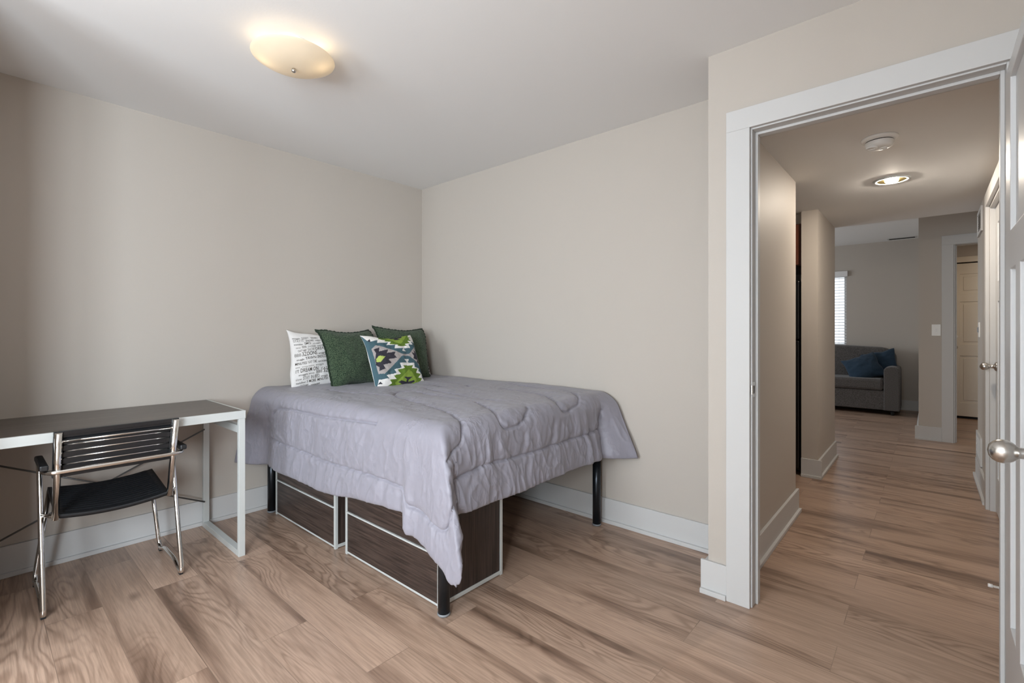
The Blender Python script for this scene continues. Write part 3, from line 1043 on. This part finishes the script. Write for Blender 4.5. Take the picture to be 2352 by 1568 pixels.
top_w = np.where(drop > 0, np.exp(-drop / 0.08), 1.0)
w_near = np.where((pb > 0), sstep(0.02, 0.15, drop), 0)
w_foot = np.where((pa > 0) & ~(corner & (pd > 44)), sstep(0.02, 0.15, drop), 0)
wr = top_w * (0.0055 * fbm(a * 2.6, b * 5.0, 1) + 0.0020 * fbm(a * 8, b * 14, 2))
wr = wr + w_near * (0.0065 * fbm(a * 9 + 0.6 * b * 3, b * 3.4, 3) + 0.0042 * (1 - np.abs(vnoise(a * 17 + b * 6, b * 8 - a * 4, 5))) ** 4 + 0.0012 * (1 - np.abs(vnoise(a * 40 - b * 8, b * 14 + a * 6, 15))) ** 3)
wr = wr + w_foot * (0.0105 * fbm(b * 15 + 1.2 * vnoise(a * 6, b * 6, 9), a * 3.2, 6) + 0.0055 * (1 - np.abs(vnoise(b * 26 + a * 5, a * 7, 8))) ** 4 + 0.0016 * (1 - np.abs(vnoise(b * 44 - a * 8, a * 12 + b * 6, 18))) ** 3)
hemd = np.minimum(AL - a, BL - b)
hem = -0.008 * np.exp(-hemd / 0.012)
wr = np.where(corner, wr * 0.7, wr)
disp = puff + pucker + wr + hem
# normals of the base surface
gu = np.gradient(base, axis=0)
gv = np.gradient(base, axis=1)
nrm = np.cross(gv, gu)
nrm /= np.maximum(np.linalg.norm(nrm, axis=-1, keepdims=True), 1e-9)
if nrm[10, 10, 2] < 0:
    nrm = -nrm
Pc = base + nrm * disp[..., None]
Pc[..., 0] = np.maximum(Pc[..., 0], XL + 0.012)
Pc[..., 1] = np.minimum(Pc[..., 1], YB - 0.008)
Pc[..., 2] = np.maximum(Pc[..., 2], 0.03)
cf = grid_mesh('comforter', Pc[:, ::-1], M['comforter'])
tag(cf, 'grey quilted satin comforter draped over the bed with one corner hanging to the floor', 'comforter')
so = cf.modifiers.new('thickness', 'SOLIDIFY')
so.thickness = 0.010
so.offset = -1.0


# ================================================================== STORAGE CHESTS UNDER THE BED
def chest(x0, x1, y0, y1, h, label):
    c = thing('storage_chest', ((x0 + x1) / 2, (y0 + y1) / 2, 0), label, 'storage chest', 'storage chests under the bed')
    t = 0.017
    f = MB()
    for x in (x0, x1 - t):
        for y in (y0, y1 - t):
            f.box(x, x + t, y, y + t, 0, h)
    for y in (y0, y1 - t):
        f.box(x0 + t, x1 - t, y + 0.003, y + t - 0.003, 0.006, 0.016).box(x0 + t, x1 - t, y, y + t, h - t, h)
    for x in (x0, x1 - t):
        f.box(x, x + t, y0 + t, y1 - t, 0.006, 0.006 + t).box(x, x + t, y0 + t, y1 - t, h - t, h)
    f.build('metal_frame', M['silver'], c, bevel=0.0012)
    d = 0.004
    MB().box(x0 + t, x1 - t, y0 + d, y0 + d + 0.012, 0.016, 0.218).build('drawer_front', M['walnut'], c)
    MB().box(x0 + t, x1 - t, y0 + d, y0 + d + 0.012, 0.232, h - t).build('upper_panel', M['walnut'], c)
    MB().box(x0 + t, x1 - t, y0 - 0.004, y0 + 0.010, 0.224, 0.232).build('rail', M['silver'], c, bevel=0.001)
    MB().box(x0 + d, x0 + d + 0.012, y0 + t, y1 - t, 0.023, h - t).build('side_panel', M['walnut_v'], c)
    MB().box(x1 - d - 0.012, x1 - d, y0 + t, y1 - t, 0.023, h - t).build('side_panel', M['walnut_v'], c)
    MB().box(x0 + t, x1 - t, y1 - d - 0.012, y1 - d, 0.016, h - t).build('back_panel', M['walnut'], c)
    MB().box(x0 + t, x1 - t, y0 + t, y1 - t, h - t, h - 0.004).build('top_panel', M['walnut'], c)
    return c


chest(1.046, 1.830, -1.286, -0.885, 0.42, 'dark walnut chest with silver frame under the foot of the bed, beside the front leg')
chest(0.188, 0.965, -1.300, -0.905, 0.42, 'dark walnut chest with silver frame under the head of the bed, nearer the wall')


# ================================================================== PILLOWS
def pillow_fn(w, h, t, seed, pinch=0.06, droop=0.0, ear=0.03):
    hw, hh = w / 2, h / 2

    def fn(u, v, side):
        eu = 1 - pinch * (1 - np.abs(v) ** 2) * np.abs(u) ** 2
        ev = 1 - pinch * (1 - np.abs(u) ** 2) * np.abs(v) ** 2
        x = hw * u * eu
        y = hh * v * ev
        k = np.clip((1 - u ** 2) * (1 - v ** 2), 0, 1) ** 0.46
        z = side * t / 2 * k * (1 - 0.18 * v)
        wr = 0.010 * fbm(u * 1.8, v * 1.8, seed) * k + 0.0035 * fbm(u * 5, v * 5, seed + 2) * np.clip(k * 2, 0, 1)
        z = z + wr
        # top corners lean back, soft outline
        y = y + 0.012 * vnoise(u * 2.2, v * 1.3, seed + 7) * np.abs(v) - droop * (1 - u ** 2) * np.clip(v, 0, 1) ** 2
        x = x + 0.008 * vnoise(u * 1.3, v * 2.2, seed + 9) * np.abs(u)
        z = z - ear * (np.abs(u) ** 4) * (np.abs(v) ** 4) * np.clip(v, -0.2, 1)
        return np.stack([x, y, z], -1)
    return fn


def pillow(name, fn, n, mats, label, cat, loc, yaw, lean, roll=0.0, face_fn=None, group=None):
    """front side faces local +z; local x runs along +y of the room, leaning back against the wall"""
    q = np.linspace(-1, 1, n)
    q = np.sign(q) * (1 - (1 - np.abs(q)) ** 1.35)
    U, V = np.meshgrid(q, q, indexing='ij')
    F = fn(U, V, 1.0)
    B = fn(U, V, -1.0)
    rim = np.zeros((n, n), bool)
    rim[0], rim[-1], rim[:, 0], rim[:, -1] = True, True, True, True
    verts = F.reshape(-1, 3).tolist()
    idf = np.arange(n * n).reshape(n, n)
    idb = idf.copy()
    cnt = n * n
    for i in range(n):
        for j in range(n):
            if not rim[i, j]:
                idb[i, j] = cnt
                verts.append(B[i, j].tolist())
                cnt += 1
    faces, mi = [], []
    for i in range(n - 1):
        for j in range(n - 1):
            faces.append((idf[i, j], idf[i + 1, j], idf[i + 1, j + 1], idf[i, j + 1]))
            mi.append(face_fn((U[i, j] + U[i + 1, j]) / 2, (V[i, j] + V[i, j + 1]) / 2) if face_fn else 0)
    for i in range(n - 1):
        for j in range(n - 1):
            faces.append((idb[i, j], idb[i, j + 1], idb[i + 1, j + 1], idb[i + 1, j]))
            mi.append(4 if face_fn else 0)
    me = bpy.data.meshes.new(name)
    me.from_pydata(verts, [], [[int(x) for x in f] for f in faces])
    for m in mats:
        me.materials.append(m)
    me.polygons.foreach_set('material_index', mi)
    me.polygons.foreach_set('use_smooth', [True] * len(faces))
    me.update()
    o = bpy.data.objects.new(name, me)
    COL.objects.link(o)
    ex = Vector((math.sin(-yaw), math.cos(yaw), 0))            # local x in the room
    nz = Vector((math.cos(yaw), math.sin(yaw), 0))             # faces +x when yaw = 0
    up = Vector((0, 0, 1))
    ez = nz * math.cos(lean) + up * math.sin(lean)
    ey = up * math.cos(lean) - nz * math.sin(lean)
    ex2 = ex * math.cos(roll) + ey * math.sin(roll)
    ey2 = ey * math.cos(roll) - ex * math.sin(roll)
    mtx = Matrix(((ex2.x, ey2.x, ez.x, loc[0]), (ex2.y, ey2.y, ez.y, loc[1]), (ex2.z, ey2.z, ez.z, loc[2]), (0, 0, 0, 1)))
    o.matrix_world = mtx
    tag(o, label, cat, group)
    return o


def edge_cord(parent, fn, m, r=0.007, name='flange'):
    pts = []
    N = 44
    seq = [(-1 + 2 * k / N, -1) for k in range(N)] + [(1, -1 + 2 * k / N) for k in range(N)] + [(1 - 2 * k / N, 1) for k in range(N)] + [(-1, 1 - 2 * k / N) for k in range(N)]
    for i, (u, v) in enumerate(seq):
        p = fn(np.array(u), np.array(v), 1.0)
        s = 1.012 + 0.012 * math.sin(i * 1.7) * math.sin(i * 0.61)
        pts.append((p[0] * s, p[1] * s, p[2] + 0.004 * math.sin(i * 2.3)))
    mb = MB().tube(pts, r, 8, closed=True)
    return mb.build(name, m, parent, local=True)


def lettering(parent, fn, w, h, rows, mi):
    """prints words on the cushion front: rows of (text, x, baseline y, height, width) in metres from the centre"""
    bm = bmesh.new()
    bm.from_mesh(parent.data)
    for txt, x0, y0, hgt, wid in rows:
        c = bpy.data.curves.new('t', 'FONT')
        c.body = txt
        c.size = 1.0
        c.resolution_u = 3
        c.offset = 0.010
        ob = bpy.data.objects.new('t', c)
        COL.objects.link(ob)
        dg = bpy.context.evaluated_depsgraph_get()
        me = bpy.data.meshes.new_from_object(ob.evaluated_get(dg))
        xs = [v.co.x for v in me.vertices]
        xa, xb = min(xs), max(xs)
        for v in me.vertices:
            px = x0 + (v.co.x - xa) / (xb - xa) * wid
            py = y0 + v.co.y / 0.70 * hgt
            px, py = px - py * 0.05, py * 0.93 + px * 0.12
            px, py = max(-w * 0.48, min(w * 0.48, px)), max(-h * 0.48, min(h * 0.48, py))
            p = fn(np.array(px / (w / 2)), np.array(py / (h / 2)), 1.0)
            v.co = (p[0], p[1], p[2] + 0.0012)
        n0 = len(bm.faces)
        bm.from_mesh(me)
        bm.faces.ensure_lookup_table()
        for f in bm.faces[n0:]:
            f.material_index = mi
        bpy.data.objects.remove(ob, do_unlink=True)
        bpy.data.meshes.remove(me)
        bpy.data.curves.remove(c)
    bm.to_mesh(parent.data)
    bm.free()


# white cushions with printed sleep words
PRINT = [
    (0.177, [('snuggle', 1, 0.010, 0.060, 0.012), ('RESET', 0, 0.072, 0.120, 0.018), ('YAWN', 1, 0.132, 0.185, 0.016)]),
    (0.152, [('STAY', 0, 0.012, 0.060, 0.018), ('IT', 0, 0.066, 0.082, 0.024), ('SNORE', 1, 0.095, 0.150, 0.016), ('minutes', 1, 0.160, 0.215, 0.011)]),
    (0.126, [('minutes', 1, 0.012, 0.070, 0.013), ('SMO', 1, 0.082, 0.125, 0.021), ('snuggle', 0, 0.140, 0.200, 0.012)]),
    (0.099, [('time', 0, 0.020, 0.050, 0.012), ('888', 0, 0.060, 0.090, 0.018), ('SNOOZE', 0, 0.100, 0.158, 0.016), ('back2bed', 1, 0.168, 0.228, 0.012)]),
    (0.070, [('CAT NAP', 1, 0.030, 0.085, 0.017), ('SNOW', 0, 0.094, 0.142, 0.022), ('DREAM', 1, 0.152, 0.228, 0.024)]),
    (0.035, [('888', 0, 0.004, 0.048, 0.024), ('3ZOONS', 1, 0.054, 0.158, 0.030), ('snuggle', 1, 0.166, 0.224, 0.013)]),
    (0.005, [('snuggle', 1, 0.016, 0.066, 0.013), ('YAWN', 1, 0.073, 0.147, 0.021), ('SNOOZE', 1, 0.156, 0.226, 0.022)]),
    (-0.028, [('MINUTES', 1, 0.004, 0.082, 0.019), ('NAP TIME', 0, 0.089, 0.152, 0.023), ('BACK2BED', 1, 0.160, 0.228, 0.012)]),
    (-0.052, [('time', 0, 0.006, 0.034, 0.011), ('snooze button', 0, 0.048, 0.130, 0.012), ('snuggle', 0, 0.140, 0.200, 0.013)]),
    (-0.089, [('IT', 0, 0.008, 0.030, 0.024), ('DREAM ON', 1, 0.039, 0.158, 0.030), ('CAT', 1, 0.180, 0.224, 0.018)]),
    (-0.113, [('snuggle time', 1, 0.024, 0.128, 0.012), ('888', 0, 0.142, 0.186, 0.023), ('3Z', 1, 0.194, 0.230, 0.026)]),
    (-0.146, [('slow', 0, 0.004, 0.042, 0.018), ('STAY IN BED', 0, 0.050, 0.168, 0.025), ('snuggle', 1, 0.176, 0.226, 0.012)]),
    (-0.171, [('back2bed', 1, 0.006, 0.068, 0.013), ('5 MORE MINUTES', 1, 0.077, 0.228, 0.019)]),
    (-0.194, [('CAT NAP', 1, 0.034, 0.090, 0.014), ('snooze', 1, 0.106, 0.170, 0.012)]),
]
WORDS_DARK, WORDS_PALE = [], []
for yb_, row_ in PRINT:
    for txt_, k_, xa_, xb_, h_ in row_:
        for off_ in (-0.212, 0.026):
            if xb_ + off_ < 0.212:
                (WORDS_DARK if k_ else WORDS_PALE).append((txt_, xa_ + off_, yb_, h_, xb_ - xa_))
fnA = pillow_fn(0.45, 0.42, 0.13, 21, 0.05, 0.025)
pa1 = pillow('printed_cushion', fnA, 60, [M['cotton'], M['ink'], M['ink_pale']], 'white cushion printed with sleep words, leaning on the wall beside the dark green cushion', 'cushion', (0.125, -0.960, 1.000), 0.0, 0.17, -0.04, group='cushions on the bed')
lettering(pa1, fnA, 0.45, 0.42, WORDS_DARK, 1)
lettering(pa1, fnA, 0.45, 0.42, WORDS_PALE, 2)
fnE = pillow_fn(0.42, 0.36, 0.12, 33, 0.05, 0.02)
pa2 = pillow('printed_cushion', fnE, 60, [M['cotton'], M['ink'], M['ink_pale']], 'white printed cushion mostly hidden behind the green cushion in the corner', 'cushion', (0.118, -0.205, 0.968), 0.0, 0.26, 0.05, group='cushions on the bed')
lettering(pa2, fnE, 0.42, 0.42, WORDS_DARK, 1)
# green chenille cushions
fnB = pillow_fn(0.45, 0.43, 0.17, 5, 0.07, 0.02, 0.05)
g1 = pillow('green_cushion', fnB, 60, [M['green']], 'dark green chenille cushion between the white printed cushion and the patterned cushion', 'cushion', (0.285, -0.795, 1.014), 0.12, 0.30, 0.03, group='cushions on the bed')
edge_cord(g1, fnB, M['green_trim'])
fnD = pillow_fn(0.46, 0.43, 0.15, 14, 0.07, 0.02, 0.04)
g2 = pillow('green_cushion', fnD, 60, [M['green']], 'dark green chenille cushion in the corner behind the patterned cushion', 'cushion', (0.265, -0.340, 1.022), 0.0, 0.22, -0.03, group='cushions on the bed')
edge_cord(g2, fnD, M['green_trim'])

# cushion with a stepped geometric weave; polygons on the cushion front, in drawing units
Q = [(350, 1480), (1530, 1370), (1250, 280), (100, 250)]     # BL BR TR TL
LAY = [
    (1, [(320, 515), (430, 530), (660, 625), (880, 735), (930, 745), (1080, 745), (1110, 730), (1265, 570), (1300, 660), (1420, 1010), (1300, 910), (1100, 790), (1050, 780), (930, 780), (880, 800), (480, 1165), (360, 1150), (240, 600)]),
    (2, [(275, 610), (400, 570), (390, 665), (585, 620), (550, 710), (745, 685), (705, 770), (775, 830), (580, 855), (655, 930), (460, 970), (510, 1055), (375, 1095), (385, 1010), (320, 960), (300, 830), (325, 700)]),
    (3, [(375, 765), (515, 790), (405, 905), (325, 890), (318, 830)]),
    (2, [(1235, 650), (1305, 690), (1335, 800), (1375, 945), (1310, 920), (1320, 860), (1205, 835), (1225, 775), (1170, 710), (1260, 715)]),
    (4, [(90, 240), (175, 395), (250, 415), (380, 370), (365, 450), (610, 410), (575, 495), (765, 485), (745, 590), (1125, 605), (1080, 515), (1205, 525), (1155, 455), (1280, 480), (1255, 270)]),
    (5, [(440, 240), (405, 335), (565, 340), (520, 380), (670, 400), (645, 460), (825, 490), (805, 535), (1035, 545), (990, 490), (1120, 490), (1070, 425), (1170, 430), (1110, 370), (1195, 355), (1110, 330), (1190, 240)]),
    (6, [(560, 240), (590, 310), (900, 470), (1110, 270), (1110, 240)]),
    (2, [(600, 250), (700, 310), (790, 305), (730, 340), (920, 350), (840, 310), (960, 310), (980, 250)]),
    (4, [(955, 595), (905, 670), (1020, 675)]),
    (4, [(340, 1490), (365, 1265), (590, 1260), (525, 1190), (750, 1145), (705, 1065), (880, 1040), (825, 940), (1210, 935), (1200, 1035), (1335, 1050), (1300, 1110), (1430, 1160), (1420, 1230), (1480, 1270), (1560, 1380)]),
    (5, [(400, 1490), (670, 1360), (605, 1290), (760, 1270), (695, 1195), (855, 1170), (780, 1075), (960, 1055), (910, 1000), (1165, 995), (1125, 1060), (1285, 1065), (1235, 1150), (1370, 1165), (1295, 1240), (1400, 1245), (1345, 1330), (1500, 1400), (800, 1480)]),
    (6, [(1050, 1080), (740, 1360), (860, 1460), (1240, 1430), (1320, 1340)]),
    (2, [(930, 1245), (1140, 1240), (1060, 1300), (1060, 1340), (1190, 1300), (1205, 1335), (1040, 1420), (930, 1400), (820, 1345), (870, 1310), (1010, 1345), (1010, 1290)]),
    (4, [(945, 855), (1075, 855), (1035, 940), (1015, 940)]),
    (2, [(400, 1300), (355, 1350), (455, 1350)]),
    (2, [(235, 350), (180, 410), (240, 430)]),
]


def inpoly(x, y, pl):
    r = False
    j = len(pl) - 1
    for i in range(len(pl)):
        xi, yi = pl[i]
        xj, yj = pl[j]
        if (yi > y) != (yj > y) and x < (xj - xi) * (y - yi) / (yj - yi) + xi:
            r = not r
        j = i
    return r


def weave(u, v):
    s, t = (u + 1) / 2, (v + 1) / 2
    x = Q[0][0] * (1 - s) * (1 - t) + Q[1][0] * s * (1 - t) + Q[2][0] * s * t + Q[3][0] * (1 - s) * t
    y = Q[0][1] * (1 - s) * (1 - t) + Q[1][1] * s * (1 - t) + Q[2][1] * s * t + Q[3][1] * (1 - s) * t
    c = 0
    for k, pl in LAY:
        if inpoly(x, y, pl):
            c = k
    return c


fnC = pillow_fn(0.445, 0.405, 0.11, 40, 0.055, 0.015, 0.02)
az = pillow('patterned_cushion', fnC, 150, AZ, 'cushion with green, teal, white and black stepped pattern at the front of the row', 'cushion', (0.525, -0.612, 0.985), 0.06, 0.40, 0.0, face_fn=weave, group='cushions on the bed')

# ================================================================== KITCHEN
fg = thing('refrigerator', (2.2, 2.35, 0), 'black refrigerator just seen through the gap beside the hall pillar', 'refrigerator')
MB().box(1.82, 2.600, 1.985, 2.70, 0.02, 1.62).build('cabinet_body', M['blackapp'], fg, bevel=0.008)
MB().box(1.82, 2.600, 1.925, 1.980, 0.06, 1.12).build('lower_door', M['blackapp'], fg, bevel=0.01)
MB().box(1.82, 2.600, 1.925, 1.980, 1.13, 1.62).build('upper_door', M['blackapp'], fg, bevel=0.01)
MB().tube(fillet([(2.56, 1.925, 1.50), (2.56, 1.885, 1.50), (2.56, 1.885, 1.64 - 0.02), (2.56, 1.925, 1.62)], 0.01), 0.007, 10).build('handle', M['nickel'], fg)
cb = thing('wall_cabinet', (2.2, 2.3, 1.75), 'dark cherry wall cabinet above the black refrigerator', 'cabinet')
MB().box(1.82, 2.606, 1.975, 2.70, 1.748, 2.10).build('carcass', M['cherry'], cb)
for x0, x1 in ((1.82, 2.205), (2.215, 2.604)):
    d = MB()
    z0, z1 = 1.755, 2.092
    d.box(x0, x0 + 0.06, 1.952, 1.974, z0, z1).box(x1 - 0.06, x1, 1.952, 1.974, z0, z1).box(x0 + 0.06, x1 - 0.06, 1.952, 1.974, z0, z0 + 0.06).box(x0 + 0.06, x1 - 0.06, 1.952, 1.974, z1 - 0.06, z1)
    d.box(x0 + 0.06, x1 - 0.06, 1.962, 1.974, z0 + 0.06, z1 - 0.06)
    d.build('door', M['cherry'], cb, bevel=0.002)

# ================================================================== LIVING ROOM
sf = thing('sofa', (2.2, 6.3, 0), 'grey tweed sofa under the living room window', 'sofa')
SL, SR = 1.30, 3.095
f = MB()
f.box(SL + 0.02, SR - 0.02, 5.985, 6.66, 0.07, 0.345)
f.build('base', M['sofa'], sf, bevel=0.012)
for x0, x1 in ((SL, SL + 0.175), (SR - 0.175, SR)):
    f = MB()
    n = 10
    prof_ = [(x0, 0.07), (x1, 0.07)] + [(x1 - (x1 - x0) * 0.5 * (1 - math.cos(k * PI / n)), 0.625 + 0.067 * math.sin(k * PI / n) ** 0.7) for k in range(n + 1)]
    A = [f.bm.verts.new((p[0], 5.95, p[1])) for p in prof_]
    B = [f.bm.verts.new((p[0], 6.62, p[1])) for p in prof_]
    f.bm.faces.new(A)
    f.bm.faces.new(B[::-1])
    for i in range(len(prof_)):
        j = (i + 1) % len(prof_)
        f.bm.faces.new([A[i], B[i], B[j], A[j]])
    f.build('arm', M['sofa'], sf, bevel=0.012)
f = MB()
pr = [(SL + 0.03, 0.30), (SR - 0.06, 0.30)]
for k in range(9):
    an = k * PI / 16
    pr.append((SR - 0.06 - 0.22 * (1 - math.cos(an)), 0.80 + 0.155 * math.sin(an)))
pr += [(2.2, 0.985)]
for k in range(8, -1, -1):
    an = k * PI / 16
    pr.append((SL + 0.03 + 0.22 * (1 - math.cos(an)), 0.80 + 0.155 * math.sin(an)))
A = [f.bm.verts.new((p[0], 6.46, p[1])) for p in pr]
B = [f.bm.verts.new((p[0], 6.70, p[1])) for p in pr]
f.bm.faces.new(A)
f.bm.faces.new(B[::-1])
for i in range(len(pr)):
    j = (i + 1) % len(pr)
    f.bm.faces.new([A[i], B[i], B[j], A[j]])
f.build('backrest', M['sofa'], sf, bevel=0.03)
for x0, x1 in ((SL + 0.18, 2.05), (2.055, SR - 0.18)):
    MB().box(x0, x1, 5.955, 6.45, 0.350, 0.515).build('seat_cushion', M['sofa'], sf, bevel=0.035)
for x, y in ((SL + 0.08, 6.03), (SR - 0.08, 6.03), (SL + 0.08, 6.6), (SR - 0.08, 6.6)):
    MB().lathe([(0, 0), (0.018, 0), (0.025, 0.07), (0, 0.07)], (x, y, 0), 'z', 14).build('foot', M['dark'], sf)

fnS = pillow_fn(0.46, 0.44, 0.15, 51, 0.06, 0.02, 0.03)


def sofa_cushion(label, loc, yaw, lean, roll, seed):
    fn = pillow_fn(0.44, 0.42, 0.15, seed, 0.06, 0.02, 0.02)
    return pillow('blue_cushion', fn, 36, [M['blue']], label, 'cushion', loc, yaw, lean, roll, group='blue cushions on the sofa')


sofa_cushion('navy blue cushion slumped at the front of the sofa, beside the arm', (2.66, 6.22, 0.655), -PI / 2, 0.55, 0.42, 52)
sofa_cushion('navy blue cushion behind the other one, its corner resting over the sofa arm', (2.84, 6.39, 0.705), -PI / 2 - 0.15, 0.30, 0.25, 55)

bl = thing('window_blind', (1.93, 6.79, 2.12), 'white horizontal slat blind in the living room window', 'blind')
MB().box(1.44, 2.415, 6.715, 6.785, 2.085, 2.172).build('valance', M['blind'], bl, bevel=0.003)
z = 2.06
k = 0
while z > 1.0:
    s = MB()
    s.bm.faces.new([s.bm.verts.new(p) for p in ((1.47, 6.745, z - 0.006), (2.40, 6.745, z - 0.006), (2.40, 6.793, z + 0.004), (1.47, 6.793, z + 0.004))])
    o = s.build('slat', M['blind'], bl)
    so = o.modifiers.new('thickness', 'SOLIDIFY')
    so.thickness = 0.003
    z -= 0.0478
    k += 1
MB().box(1.47, 2.40, 6.745, 6.793, 0.965, 0.985).build('bottom_rail', M['blind'], bl, bevel=0.002)
for x in (1.62, 2.30):
    MB().tube([(x, 6.742, 2.09), (x, 6.742, 0.975)], 0.0015, 6).build('ladder_cord', M['blind'], bl)
